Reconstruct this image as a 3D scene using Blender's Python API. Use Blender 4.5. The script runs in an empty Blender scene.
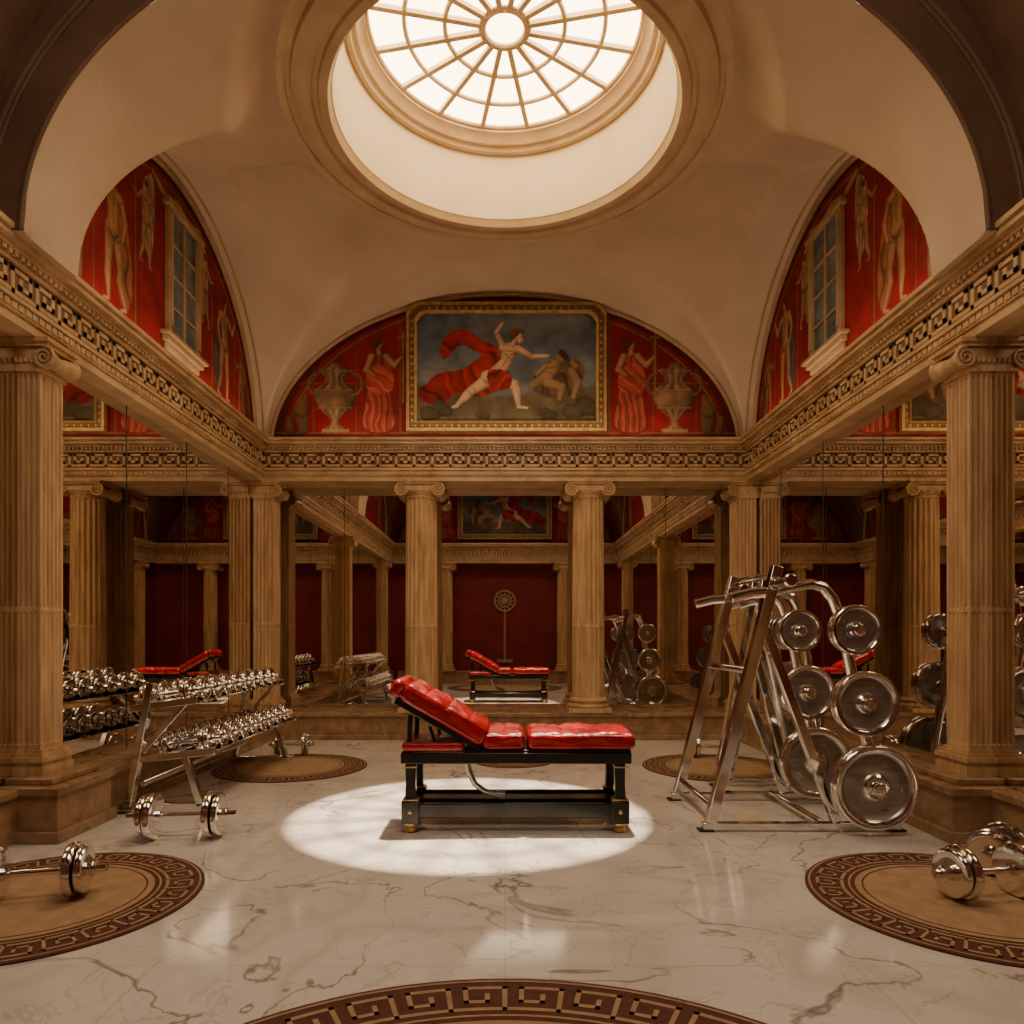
import bpy, math, random
import numpy as np
from mathutils import Matrix, Vector
random.seed(3)
rng = np.random.RandomState(7)
PI = math.pi
scene = bpy.context.scene
EYE = 1.23

# ------------------------------------------------------------------ materials
def new_mat(name):
    m = bpy.data.materials.new(name); m.use_nodes = True
    nt = m.node_tree
    return m, nt, nt.nodes['Principled BSDF']

def stone(name, c1, c2, rough=0.5, scale=(3, 3, 3), metal=0.0, bump=0.0, bscale=40, detail=6, c3=None, dist=0.4):
    m, nt, b = new_mat(name)
    tc = nt.nodes.new('ShaderNodeTexCoord'); mp = nt.nodes.new('ShaderNodeMapping')
    mp.inputs['Scale'].default_value = scale
    n = nt.nodes.new('ShaderNodeTexNoise'); n.inputs['Scale'].default_value = 1.0
    n.inputs['Detail'].default_value = detail; n.inputs['Distortion'].default_value = dist
    r = nt.nodes.new('ShaderNodeValToRGB')
    r.color_ramp.elements[0].position = 0.3; r.color_ramp.elements[0].color = (*c1, 1)
    r.color_ramp.elements[1].position = 0.7; r.color_ramp.elements[1].color = (*c2, 1)
    if c3:
        e = r.color_ramp.elements.new(0.5); e.color = (*c3, 1)
    nt.links.new(tc.outputs['Object'], mp.inputs['Vector']); nt.links.new(mp.outputs[0], n.inputs['Vector'])
    nt.links.new(n.outputs['Fac'], r.inputs['Fac']); nt.links.new(r.outputs['Color'], b.inputs['Base Color'])
    b.inputs['Roughness'].default_value = rough; b.inputs['Metallic'].default_value = metal
    if bump > 0:
        n2 = nt.nodes.new('ShaderNodeTexNoise'); n2.inputs['Scale'].default_value = bscale; n2.inputs['Detail'].default_value = 4
        bp = nt.nodes.new('ShaderNodeBump'); bp.inputs['Strength'].default_value = bump; bp.inputs['Distance'].default_value = 0.01
        nt.links.new(tc.outputs['Object'], n2.inputs['Vector'])
        nt.links.new(n2.outputs['Fac'], bp.inputs['Height']); nt.links.new(bp.outputs[0], b.inputs['Normal'])
    return m

M_COL = stone('column_stone', (0.42, 0.255, 0.125), (0.66, 0.455, 0.255), 0.34, (16, 16, 2.5), c3=(0.56, 0.36, 0.19), bump=0.15, bscale=30)
M_ENT = stone('entablature_stone', (0.44, 0.275, 0.135), (0.68, 0.475, 0.27), 0.42, (4, 4, 6), bump=0.2)
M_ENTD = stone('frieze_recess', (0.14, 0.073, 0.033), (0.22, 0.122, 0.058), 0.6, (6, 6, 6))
M_PLINTH = stone('plinth_marble', (0.24, 0.135, 0.068), (0.43, 0.27, 0.15), 0.25, (5, 5, 5), dist=1.5)
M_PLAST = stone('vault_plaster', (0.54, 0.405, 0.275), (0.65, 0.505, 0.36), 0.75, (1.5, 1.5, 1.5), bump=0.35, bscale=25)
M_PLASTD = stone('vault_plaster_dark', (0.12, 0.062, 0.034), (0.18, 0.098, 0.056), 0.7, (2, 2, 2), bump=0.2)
M_DRUM = stone('drum_plaster', (0.78, 0.65, 0.45), (0.84, 0.72, 0.52), 0.7, (2, 2, 2))
M_RIM = stone('skylight_stone', (0.56, 0.40, 0.23), (0.70, 0.53, 0.33), 0.5, (4, 4, 4))
M_MOULD = stone('arch_moulding', (0.33, 0.205, 0.10), (0.46, 0.30, 0.17), 0.5, (4, 4, 4))
M_RED = stone('red_fresco', (0.12, 0.004, 0.008), (0.22, 0.008, 0.012), 0.6, (2, 2, 2), bump=0.15)
M_REDL = stone('red_leather', (0.21, 0.002, 0.005), (0.33, 0.005, 0.009), 0.32, (8, 8, 8), bump=0.7, bscale=22)
M_BLK = stone('black_lacquer', (0.006, 0.005, 0.005), (0.014, 0.011, 0.009), 0.22, (9, 9, 9))
M_GOLD = stone('gilt_gold', (0.48, 0.28, 0.09), (0.66, 0.42, 0.16), 0.3, (20, 20, 20), metal=0.9)
M_GILT = stone('gilt_frame', (0.34, 0.20, 0.07), (0.58, 0.38, 0.15), 0.4, (14, 14, 14), metal=0.35, bump=0.4, bscale=60)
M_CHROME = stone('polished_chrome', (0.78, 0.77, 0.75), (0.90, 0.88, 0.86), 0.11, (5, 5, 5), metal=1.0)
M_CHROMED = stone('brushed_steel', (0.36, 0.345, 0.33), (0.52, 0.50, 0.48), 0.30, (5, 5, 40), metal=0.9)
M_RUBBER = stone('black_rubber', (0.012, 0.012, 0.012), (0.03, 0.03, 0.03), 0.6, (9, 9, 9))
M_RUGB = stone('rug_brown', (0.085, 0.026, 0.016), (0.13, 0.042, 0.026), 0.85, (30, 30, 30), bump=0.4, bscale=120)
M_RUGT = stone('rug_tan', (0.36, 0.225, 0.125), (0.48, 0.31, 0.18), 0.85, (12, 12, 12), bump=0.4, bscale=120)
M_SEAM = stone('mirror_seam', (0.05, 0.03, 0.02), (0.08, 0.05, 0.03), 0.4)
M_BLUE = stone('window_pane_blue', (0.04, 0.065, 0.09), (0.16, 0.20, 0.23), 0.15, (5, 5, 5))

m, nt, b = new_mat('mirror_glass'); M_MIRROR = m
tc = nt.nodes.new('ShaderNodeTexCoord'); n = nt.nodes.new('ShaderNodeTexNoise'); n.inputs['Scale'].default_value = 0.7
r = nt.nodes.new('ShaderNodeValToRGB'); r.color_ramp.elements[0].color = (0.72, 0.66, 0.59, 1); r.color_ramp.elements[1].color = (0.78, 0.72, 0.65, 1)
nt.links.new(tc.outputs['Object'], n.inputs['Vector']); nt.links.new(n.outputs['Fac'], r.inputs['Fac']); nt.links.new(r.outputs['Color'], b.inputs['Base Color'])
b.inputs['Metallic'].default_value = 1.0; b.inputs['Roughness'].default_value = 0.0

# marble floor
m, nt, b = new_mat('marble_floor'); M_FLOOR = m
L = nt.links.new
tc = nt.nodes.new('ShaderNodeTexCoord')
def vein(scale, width, dist, det):
    n = nt.nodes.new('ShaderNodeTexNoise'); n.inputs['Scale'].default_value = scale; n.inputs['Detail'].default_value = det
    n.inputs['Distortion'].default_value = dist; n.inputs['Roughness'].default_value = 0.5
    L(tc.outputs['Object'], n.inputs['Vector'])
    s = nt.nodes.new('ShaderNodeMath'); s.operation = 'SUBTRACT'; s.inputs[1].default_value = 0.5; L(n.outputs['Fac'], s.inputs[0])
    a = nt.nodes.new('ShaderNodeMath'); a.operation = 'ABSOLUTE'; L(s.outputs[0], a.inputs[0])
    mr = nt.nodes.new('ShaderNodeMapRange'); mr.inputs['From Min'].default_value = 0; mr.inputs['From Max'].default_value = width
    mr.inputs['To Min'].default_value = 1; mr.inputs['To Max'].default_value = 0; L(a.outputs[0], mr.inputs['Value'])
    return mr.outputs[0]
def mixc(fac, c1, c2):
    x = nt.nodes.new('ShaderNodeMixRGB')
    for s, c in ((x.inputs[0], fac), (x.inputs[1], c1), (x.inputs[2], c2)):
        if hasattr(c, 'links'): L(c, s)
        elif isinstance(c, (int, float)): s.default_value = c
        else: s.default_value = (*c, 1)
    return x.outputs[0]
def mul(a, v):
    x = nt.nodes.new('ShaderNodeMath'); x.operation = 'MULTIPLY'; L(a, x.inputs[0])
    if hasattr(v, 'links'): L(v, x.inputs[1])
    else: x.inputs[1].default_value = v
    return x.outputs[0]
n = nt.nodes.new('ShaderNodeTexNoise'); n.inputs['Scale'].default_value = 1.4; n.inputs['Detail'].default_value = 5; L(tc.outputs['Object'], n.inputs['Vector'])
base = mixc(n.outputs['Fac'], (0.70, 0.645, 0.615), (0.90, 0.86, 0.84))
nm = nt.nodes.new('ShaderNodeTexNoise'); nm.inputs['Scale'].default_value = 1.1; nm.inputs['Detail'].default_value = 2; L(tc.outputs['Object'], nm.inputs['Vector'])
mk = nt.nodes.new('ShaderNodeMapRange'); mk.inputs['From Min'].default_value = 0.36; mk.inputs['From Max'].default_value = 0.56; L(nm.outputs['Fac'], mk.inputs['Value'])
v1 = mul(mul(vein(1.0, 0.010, 0.9, 5), 0.8), mk.outputs[0])
v2 = mul(vein(2.3, 0.011, 1.2, 5), 0.36)
v3 = mul(vein(0.8, 0.07, 0.9, 4), 0.34)
c = mixc(v3, base, (0.46, 0.42, 0.40)); c = mixc(v2, c, (0.34, 0.30, 0.285)); c = mixc(v1, c, (0.16, 0.135, 0.13))
br = nt.nodes.new('ShaderNodeTexBrick'); br.offset = 0.0; br.inputs['Scale'].default_value = 1.0
br.inputs['Mortar Size'].default_value = 0.003; br.inputs['Brick Width'].default_value = 1.3; br.inputs['Row Height'].default_value = 1.3
br.inputs['Mortar Smooth'].default_value = 0.3
L(tc.outputs['Object'], br.inputs['Vector'])
c = mixc(mul(br.outputs['Fac'], 0.4), c, (0.38, 0.33, 0.30))
L(c, b.inputs['Base Color']); b.inputs['Roughness'].default_value = 0.11
b.inputs['Specular IOR Level'].default_value = 0.75

# painted (vertex colour) material
m, nt, b = new_mat('fresco_paint'); M_FRESCO = m; L = nt.links.new
at = nt.nodes.new('ShaderNodeAttribute'); at.attribute_name = 'paint'
tc = nt.nodes.new('ShaderNodeTexCoord'); n = nt.nodes.new('ShaderNodeTexNoise'); n.inputs['Scale'].default_value = 5; n.inputs['Detail'].default_value = 8
L(tc.outputs['Object'], n.inputs['Vector'])
mr = nt.nodes.new('ShaderNodeMapRange'); mr.inputs['From Min'].default_value = 0.25; mr.inputs['From Max'].default_value = 0.75
mr.inputs['To Min'].default_value = 0.6; mr.inputs['To Max'].default_value = 1.3; L(n.outputs['Fac'], mr.inputs['Value'])
x = nt.nodes.new('ShaderNodeVectorMath'); x.operation = 'SCALE'; L(at.outputs['Color'], x.inputs[0]); L(mr.outputs[0], x.inputs['Scale'])
L(x.outputs[0], b.inputs['Base Color']); b.inputs['Roughness'].default_value = 0.7; b.inputs['Specular IOR Level'].default_value = 0.25

# glass pane (frosted, sky light put in as emission)
m = bpy.data.materials.new('skylight_glass'); m.use_nodes = True; M_PANE = m
nt = m.node_tree; nt.nodes.clear(); L = nt.links.new
o = nt.nodes.new('ShaderNodeOutputMaterial'); mx = nt.nodes.new('ShaderNodeMixShader'); tr = nt.nodes.new('ShaderNodeBsdfTransparent')
em = nt.nodes.new('ShaderNodeEmission'); em.inputs['Strength'].default_value = 22.0
tc = nt.nodes.new('ShaderNodeTexCoord'); n = nt.nodes.new('ShaderNodeTexNoise'); n.inputs['Scale'].default_value = 1.2
r = nt.nodes.new('ShaderNodeValToRGB'); r.color_ramp.elements[0].color = (1.0, 0.68, 0.34, 1); r.color_ramp.elements[1].color = (1.0, 0.77, 0.45, 1)
L(tc.outputs['Object'], n.inputs['Vector']); L(n.outputs['Fac'], r.inputs['Fac']); L(r.outputs['Color'], em.inputs['Color'])
mx.inputs[0].default_value = 0.5; L(tr.outputs[0], mx.inputs[1]); L(em.outputs[0], mx.inputs[2]); L(mx.outputs[0], o.inputs['Surface'])

# ------------------------------------------------------------------ mesh builder
class MB:
    def __init__(s): s.v = []; s.f = []; s.m = []; s.base = Matrix.Identity(4)
    def add(s, vs, fs, mat=0, M=None):
        o = len(s.v); T = s.base @ M if M is not None else s.base
        s.v += [tuple(T @ Vector(p)) for p in vs]
        s.f += [tuple(i + o for i in f) for f in fs]; s.m += [mat] * len(fs)
    def box(s, x0, x1, y0, y1, z0, z1, mat=0, M=None):
        vs = [(x, y, z) for z in (z0, z1) for y in (y0, y1) for x in (x0, x1)]
        s.add(vs, [(0, 2, 3, 1), (4, 5, 7, 6), (0, 1, 5, 4), (2, 6, 7, 3), (0, 4, 6, 2), (1, 3, 7, 5)], mat, M)
    def lathe(s, prof, seg=32, mat=0, M=None, cap=True):
        vs = []; fs = []
        for (r, z) in prof:
            for k in range(seg):
                a = 2 * PI * k / seg; vs.append((r * math.cos(a), r * math.sin(a), z))
        for i in range(len(prof) - 1):
            for k in range(seg):
                k2 = (k + 1) % seg
                fs.append((i * seg + k, i * seg + k2, (i + 1) * seg + k2, (i + 1) * seg + k))
        if cap:
            fs.append(tuple(range(seg))[::-1]); fs.append(tuple((len(prof) - 1) * seg + k for k in range(seg)))
        s.add(vs, fs, mat, M)
    def tube(s, pts, r, seg=10, mat=0, closed=False, M=None, flat=None):
        pts = [Vector(p) for p in pts]; n = len(pts); vs = []; fs = []
        up = None
        for i, p in enumerate(pts):
            if closed: t = (pts[(i + 1) % n] - pts[i - 1])
            else: t = pts[min(i + 1, n - 1)] - pts[max(i - 1, 0)]
            t.normalize()
            if up is None:
                up = Vector((0, 0, 1)) if abs(t.z) < 0.9 else Vector((0, 1, 0))
            sd = t.cross(up)
            if sd.length < 1e-4: sd = t.cross(Vector((1, 0, 0)))
            sd.normalize(); up = sd.cross(t); up.normalize()
            rr = r[i] if isinstance(r, (list, tuple)) else r
            for k in range(seg):
                a = 2 * PI * (k + 0.5) / seg
                vs.append(tuple(p + sd * (rr * math.cos(a)) + up * (rr * math.sin(a))))
        m = n if closed else n - 1
        for i in range(m):
            j = (i + 1) % n
            for k in range(seg):
                k2 = (k + 1) % seg
                fs.append((i * seg + k, i * seg + k2, j * seg + k2, j * seg + k))
        if not closed:
            fs.append(tuple(range(seg))[::-1]); fs.append(tuple((n - 1) * seg + k for k in range(seg)))
        s.add(vs, fs, mat, M)
    def beam(s, p0, p1, w, h, mat=0, up=(0, 1, 0)):
        p0 = Vector(p0); p1 = Vector(p1); t = (p1 - p0); Ln = t.length; t.normalize()
        u = Vector(up); sd = t.cross(u)
        if sd.length < 1e-4: u = Vector((1, 0, 0)); sd = t.cross(u)
        sd.normalize(); u = sd.cross(t)
        R = Matrix((sd, u, t)).transposed().to_4x4(); R.translation = p0
        s.box(-w / 2, w / 2, -h / 2, h / 2, 0, Ln, mat, R)
    def section(s, secs, mat=0, M=None):  # list of (pts2d, z)
        n = len(secs[0][0]); vs = []; fs = []
        for pts, z in secs: vs += [(x, y, z) for x, y in pts]
        for i in range(len(secs) - 1):
            for k in range(n):
                k2 = (k + 1) % n
                fs.append((i * n + k, i * n + k2, (i + 1) * n + k2, (i + 1) * n + k))
        fs.append(tuple(range(n))[::-1]); fs.append(tuple((len(secs) - 1) * n + k for k in range(n)))
        s.add(vs, fs, mat, M)
    def rbox(s, c, size, r, n=8, mat=0, M=None, fn=None):
        hs = [q / 2 for q in size]
        def axis(h, nn):
            e = [r * math.tan(math.radians(a)) for a in (0, 12, 23, 34, 45)]
            core = h - r
            inner = [-core + 2 * core * i / nn for i in range(1, nn)]
            return [-core - q for q in reversed(e)] + inner + [core + q for q in e]
        def proj(q):
            cc = Vector([max(-(hs[i] - r), min(hs[i] - r, q[i])) for i in range(3)])
            d = Vector(q) - cc
            if d.length > 1e-9: d = d.normalized() * r
            p = cc + d
            if fn: p = fn(p)
            return (p[0] + c[0], p[1] + c[1], p[2] + c[2])
        ax = [axis(hs[0], n if isinstance(n, int) else n[0]), axis(hs[1], n if isinstance(n, int) else n[1]), axis(hs[2], 2)]
        for d in range(3):
            a, b2 = (d + 1) % 3, (d + 2) % 3
            for sg in (-1, 1):
                vs = []; fs = []
                for u in ax[a]:
                    for w in ax[b2]:
                        q = [0, 0, 0]; q[d] = sg * hs[d]; q[a] = u; q[b2] = w; vs.append(proj(q))
                nb = len(ax[b2])
                for i in range(len(ax[a]) - 1):
                    for j in range(nb - 1):
                        f = (i * nb + j, (i + 1) * nb + j, (i + 1) * nb + j + 1, i * nb + j + 1)
                        fs.append(f if sg > 0 else f[::-1])
                s.add(vs, fs, mat, M)
    def obj(s, name, mats, parent=None, merge=False, angle=35, bevel=0, loc=None):
        me = bpy.data.meshes.new(name + '_mesh'); me.from_pydata(s.v, [], s.f)
        for m in mats: me.materials.append(m)
        me.polygons.foreach_set('material_index', s.m)
        me.polygons.foreach_set('use_smooth', [True] * len(s.f)); me.update()
        if merge:
            import bmesh
            bm = bmesh.new(); bm.from_mesh(me); bmesh.ops.remove_doubles(bm, verts=bm.verts, dist=1e-5); bm.to_mesh(me); bm.free()
        me.set_sharp_from_angle(angle=math.radians(angle))
        ob = bpy.data.objects.new(name, me); scene.collection.objects.link(ob)
        if bevel:
            bv = ob.modifiers.new('bevel', 'BEVEL'); bv.width = bevel; bv.segments = 2; bv.limit_method = 'ANGLE'
        if parent: ob.parent = parent
        return ob

def empty(name, loc=(0, 0, 0)):
    e = bpy.data.objects.new(name, None); scene.collection.objects.link(e); e.empty_display_size = 0.1
    return e
def T(x, y, z): return Matrix.Translation((x, y, z))
def R(a, ax): return Matrix.Rotation(math.radians(a), 4, ax)

# ------------------------------------------------------------------ room constants
XM = 3.0; YM = 8.72; YR = -0.6; YF = 3.93; ZB = 3.5

def simple_box(name, x0, x1, y0, y1, z0, z1, mat):
    mb = MB(); mb.box(x0, x1, y0, y1, z0, z1); return mb.obj(name, [mat])
simple_box('floor', -3.2, 3.2, YR - .2, YM + .2, -0.1, 0.0, M_FLOOR)
simple_box('wall_left', -3.25, -3.02, YR - .2, YM + .2, 0, 6.6, M_RED)
simple_box('wall_right', 3.02, 3.25, YR - .2, YM + .2, 0, 6.6, M_RED)
mb = MB(); mb.box(-3.02, 3.02, YM + .02, YM + .25, 0, 3.3); mb.box(-3.02, 3.02, 8.53, YM + .25, 3.3, 6.6); mb.obj('wall_back', [M_RED])
simple_box('wall_front', -3.02, 3.02, YR - .25, YR, 0, 6.6, M_RED)

# mirrors
def mirror(name, x0, x1, y0, y1, seams, axis):
    e = empty(name)
    mb = MB(); mb.box(x0, x1, y0, y1, 0.0, 3.2); mb.obj('glass', [M_MIRROR], e)
    mb = MB()
    for s_ in seams:
        if axis == 'y':
            xx = x1 if x1 < 0 else x0
            mb.box(xx - .003, xx + .003, s_ - .004, s_ + .004, .33, 3.06)
        else: mb.box(s_ - .004, s_ + .004, y0 - .003, y0 + .003, .33, 3.06)
    mb.obj('seams', [M_SEAM], e)
mirror('wall_mirror', -3.02, -3.0, YR, YM, (0.9, 2.0, 3.1, 5.55, 6.6, 7.6), 'y')
mirror('wall_mirror', 3.0, 3.02, YR, YM, (0.9, 2.0, 3.1, 5.55, 6.6, 7.6), 'y')
mirror('wall_mirror', -3.0, 3.0, YM, YM + .02, (-2.0, 2.0), 'x')

# plinths
def run_plinth(name, side):
    mb = MB()
    if side in ('left', 'right'):
        sg = -1 if side == 'left' else 1
        def bb(x0, x1, y0, y1, z0, z1):
            a, b_ = sorted((sg * x0, sg * x1)); mb.box(a, b_, y0, y1, z0, z1)
        bb(2.72, 2.998, 4.6, 8.7, 0, .27); bb(2.69, 2.998, 4.6, 8.7, 0.27, .32); bb(2.70, 2.998, 4.6, 8.7, 0, .06)
        bb(2.88, 2.998, YR, 4.3, 0, .27); bb(2.86, 2.998, YR, 4.3, 0.27, .32)
        bb(2.64, 2.99, 4.13, 4.70, 0, .30); bb(2.615, 2.99, 4.105, 4.725, 0, .07); bb(2.62, 2.99, 4.11, 4.72, .28, .33); bb(2.70, 2.99, 4.18, 4.66, .33, .37)
    elif side == 'back':
        mb.box(-2.72, 2.72, 8.2, 8.715, 0, .27); mb.box(-2.7, 2.7, 8.17, 8.715, .27, .32); mb.box(-2.71, 2.71, 8.18, 8.7, 0, .06)
    else:
        mb.box(-2.72, 2.72, YR, YR + .3, 0, .27); mb.box(-2.7, 2.7, YR, YR + .32, .27, .32)
    mb.obj(name, [M_PLINTH], bevel=.008)
for sd in ('left', 'right', 'back', 'front'): run_plinth('baseboard_' + sd, sd)

# ------------------------------------------------------------------ Greek key
def key_rects(n, w=.34):
    out = []
    segs = [((0, 0), (6, 0)), ((0, 0), (0, 4)), ((0, 4), (4.2, 4)), ((4.2, 4), (4.2, 1.4)), ((4.2, 1.4), (1.9, 1.4)), ((1.9, 1.4), (1.9, 2.6))]
    for i in range(n):
        for (a, b_) in segs:
            x0, x1 = sorted((a[0], b_[0])); y0, y1 = sorted((a[1], b_[1]))
            out.append((i * 6 + x0 - w, i * 6 + x1 + w, y0 - w, y1 + w))
    return out
def entablature(name, length, M):
    e = empty(name)
    mb = MB(); mb.base = M
    def band(p, z0, z1, mat=0): mb.box(0, length, -p, 0, z0, z1, mat)
    band(.14, 3.05, 3.11); band(.155, 3.11, 3.17); band(.175, 3.17, 3.19)
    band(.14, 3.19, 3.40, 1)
    band(.165, 3.385, 3.41); band(.20, 3.44, 3.47); band(.235, 3.47, 3.51); band(.255, 3.51, 3.54); band(.16, 3.41, 3.44)
    band(.16, 3.19, 3.205)
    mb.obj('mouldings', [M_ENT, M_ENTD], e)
    mb = MB(); mb.base = M
    ncell = int(length / .21); u = length / (ncell * 6.0)
    hz = .150 / 4.84
    for (a, b_, c_, d_) in key_rects(ncell, .42):
        mb.box(max(0, a * u), min(length, b_ * u), -.149, -.138, 3.218 + (c_ + .42) * hz, 3.218 + (d_ + .42) * hz)
    nd = int(length / .05)
    for i in range(nd):
        x = (i + .5) * length / nd; mb.box(x - .015, x + .015, -.19, -.15, 3.413, 3.44)
    for i in range(int(length / .06)):
        x = (i + .5) * .06; mb.box(x - .022, x + .022, -.165, -.15, 3.125, 3.158)
    mb.obj('greek_key_frieze', [M_ENT], e)
LEN = YM - YR
entablature('trim_1', 6.0, T(-3.0, 8.42, 0))
mb = MB(); mb.box(-3, 3, 8.42, 8.715, 3.05, 3.54); mb.obj('trim_2', [M_ENT])
entablature('trim_3', LEN, T(-3.0, YR, 0) @ R(90, 'Z'))
entablature('trim_4', LEN, T(3.0, YM, 0) @ R(-90, 'Z'))
entablature('trim_5', 6.0, T(3.0, YR + .2, 0) @ R(180, 'Z'))
mb = MB(); mb.box(-3, 3, YR, YR + .2, 3.05, 3.54); mb.obj('trim_6', [M_ENT])

# ------------------------------------------------------------------ columns
def round_sec(r, nf, dep):
    pts = []
    for k in range(nf):
        for j, q in enumerate((0, .14, .24, .4, .57, .74, .9)):
            a = 2 * PI * (k + q) / nf
            d = 0 if q < .15 else dep * math.sin(PI * (q - .14) / .86) ** .6
            pts.append(((r - d) * math.cos(a), (r - d) * math.sin(a)))
    return pts
def sq_sec(w, d, nf, dep):
    pts = []
    cs = [(-w / 2, -d / 2), (w / 2, -d / 2), (w / 2, d / 2), (-w / 2, d / 2)]
    for i in range(4):
        p = Vector(cs[i]); q = Vector(cs[(i + 1) % 4]); t = (q - p); Ln = t.length; t = t / Ln; nrm = Vector((-t.y, t.x))
        m = .012
        pts.append(tuple(p))
        for k in range(nf):
            a0 = m + (Ln - 2 * m) * k / nf; fw = (Ln - 2 * m) / nf
            for qq in (.13, .22, .36, .5, .64, .78, .87):
                dd = dep * math.sin(PI * (qq - .13) / .74) ** .6 if dep and .13 < qq < .87 else 0
                pp = p + t * (a0 + fw * qq) + nrm * dd; pts.append(tuple(pp))
    return pts
def spiral(mb, cx, cz, y, r0, flip, mat=0):
    pts = []; rad = []
    for i in range(46):
        a = i / 45 * 2.3 * 2 * PI; rr = r0 * (1 - i / 45 * .86)
        pts.append((cx + flip * rr * math.sin(a), y, cz + rr * math.cos(a))); rad.append(.013 * (1 - .5 * i / 45) * r0 / .07)
    mb.tube(pts, rad, 6, mat)
def capital(mb, hw, hd, z, rs=1.0):
    r = .068 * rs
    for yy in (-1, 1):
        for sg in (-1, 1):
            cx = sg * (hw + r * .45); cz = z + .065
            spiral(mb, cx, cz, yy * (hd + .02), r, sg)
    for sg in (-1, 1):
        cx = sg * (hw + r * .45)
        mb.lathe([(r * .96, -hd - .01), (r * .75, -hd * .4), (r * .6, 0), (r * .75, hd * .4), (r * .96, hd + .01)], 20, 0, T(cx, 0, z + .065) @ R(-90, 'X'))
    mb.box(-hw - .01, hw + .01, -hd - .012, hd + .012, z + .06, z + .125)
    ne = 6
    for k in range(ne):
        for yy in (-1, 1):
            x = -hw + 2 * hw * (k + .5) / ne
            mb.lathe([(.001, -.018), (.012, -.008), (.013, .004), (.008, .016), (.001, .02)], 8, 0, T(x, yy * (hd + .015), z + .045))
    mb.box(-hw - r * .9, hw + r * .9, -hd - .03, hd + .03, z + .13, z + .155)
    mb.box(-hw - r * 1.15, hw + r * 1.15, -hd - .045, hd + .045, z + .155, z + .18)
def ionic_column(x, y, z0, z1, r, nf=20):
    mb = MB(); mb.base = T(x, y, z0); H = z1 - z0
    mb.box(-r * 1.28, r * 1.28, -r * 1.28, r * 1.28, 0, .05)
    mb.lathe([(r * 1.25, .05), (r * 1.3, .07), (r * 1.25, .095), (r * 1.1, .1), (r * 1.08, .115), (r * 1.17, .125), (r * 1.18, .14), (r * 1.12, .155), (r * 1.0, .17)], 40)
    zt = H - .18
    secs = []; hz = H * .36
    for z, f in ((.165, 0), (.2, .4), (hz, .4), (hz + .01, .1), (hz + .03, .1), (hz + .05, 1), (H * .7, 1), (zt - .06, 1), (zt - .03, 0), (zt, 0)):
        k = 1 - .09 * max(0, (z / H - .2)) ** 1.2
        secs.append((round_sec(r * k, nf, .024 * f * r / .2), z))
    mb.section(secs)
    rt = r * .92
    mb.lathe([(rt, zt - .03), (rt * 1.06, zt - .02), (rt * 1.06, zt - .005), (rt, zt), (rt * 1.12, zt + .03), (rt * 1.18, zt + .06), (rt * 1.1, zt + .07)], 40)
    capital(mb, rt, rt, zt, 1.15)
    return mb.obj('ionic_column', [M_COL], angle=28)
for xx in (-1.0, 1.0): ionic_column(xx, 8.40, .32, 3.05, .195)
for xx in (-1.5, 1.5): ionic_column(xx, YR + .2, .32, 3.05, .17)
def pier(x, y, z0, z1, w, d, nf=4, turn=0):
    mb = MB(); mb.base = T(x, y, z0) @ R(turn, 'Z'); H = z1 - z0
    for k, (e_, a, b_) in enumerate(((.045, 0, .05), (.035, .05, .08), (.05, .08, .11), (.03, .11, .13), (.015, .13, .15))):
        mb.box(-w / 2 - e_, w / 2 + e_, -d / 2 - e_, d / 2 + e_, a, b_)
    zt = H - .18; hz = H * .37
    secs = []
    for z, f in ((.15, 0), (.18, 0), (.19, .55), (hz, .55), (hz + .01, 0), (hz + .03, 0), (hz + .045, 1), (zt - .05, 1), (zt - .035, 0), (zt, 0)):
        secs.append((sq_sec(w, d, nf, .018 * f), z))
    mb.section(secs)
    mb.box(-w / 2 - .015, w / 2 + .015, -d / 2 - .015, d / 2 + .015, zt - .02, zt)
    mb.box(-w / 2 - .01, w / 2 + .01, -d / 2 - .01, d / 2 + .01, zt, zt + .06)
    capital(mb, w / 2, d / 2, zt)
    mb.obj('fluted_pilaster', [M_COL], angle=28)
for sg in (-1, 1):
    pier(sg * 2.955, 4.42, .37, 3.05, .19, .22, 5)
    pier(sg * 2.86, 8.42, .32, 3.05, .24, .26, 5)
    pier(sg * 2.985, 0.3, .32, 3.05, .2, .30, 5)

# ------------------------------------------------------------------ ceiling
CY = 5.6
e_ceil = empty('ceiling')
def arch(u):
    return np.sqrt(np.clip(1 - u * u, 0, 1))
def sstep(x):
    x = np.clip(x, 0, 1); return x * x * (3 - 2 * x)
def heightfield(name, xs, ys, zf, mat, hole=None):
    X, Y = np.meshgrid(xs, ys); Z = zf(X, Y)
    nx, ny = len(xs), len(ys)
    vs = np.stack([X.ravel(), Y.ravel(), Z.ravel()], 1)
    fs = []
    for j in range(ny - 1):
        for i in range(nx - 1):
            if hole:
                cx = (xs[i] + xs[i + 1]) / 2; cy = (ys[j] + ys[j + 1]) / 2
                if math.hypot(cx, cy - hole[0]) < hole[1]: continue
            a = j * nx + i; fs.append((a, a + nx, a + nx + 1, a + 1))
    me = bpy.data.meshes.new(name); me.from_pydata(vs.tolist(), [], fs); me.materials.append(mat)
    me.polygons.foreach_set('use_smooth', [True] * len(fs)); me.set_sharp_from_angle(angle=math.radians(50))
    ob = bpy.data.objects.new(name, me); scene.collection.objects.link(ob); ob.parent = e_ceil
    return ob
SB_C, SB_H = 6.40, 1.94
BB = 1.88
def aof(Y): return 2.70 + (2.86 - 2.70) * (Y - YF) / (8.5 - YF)
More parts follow.
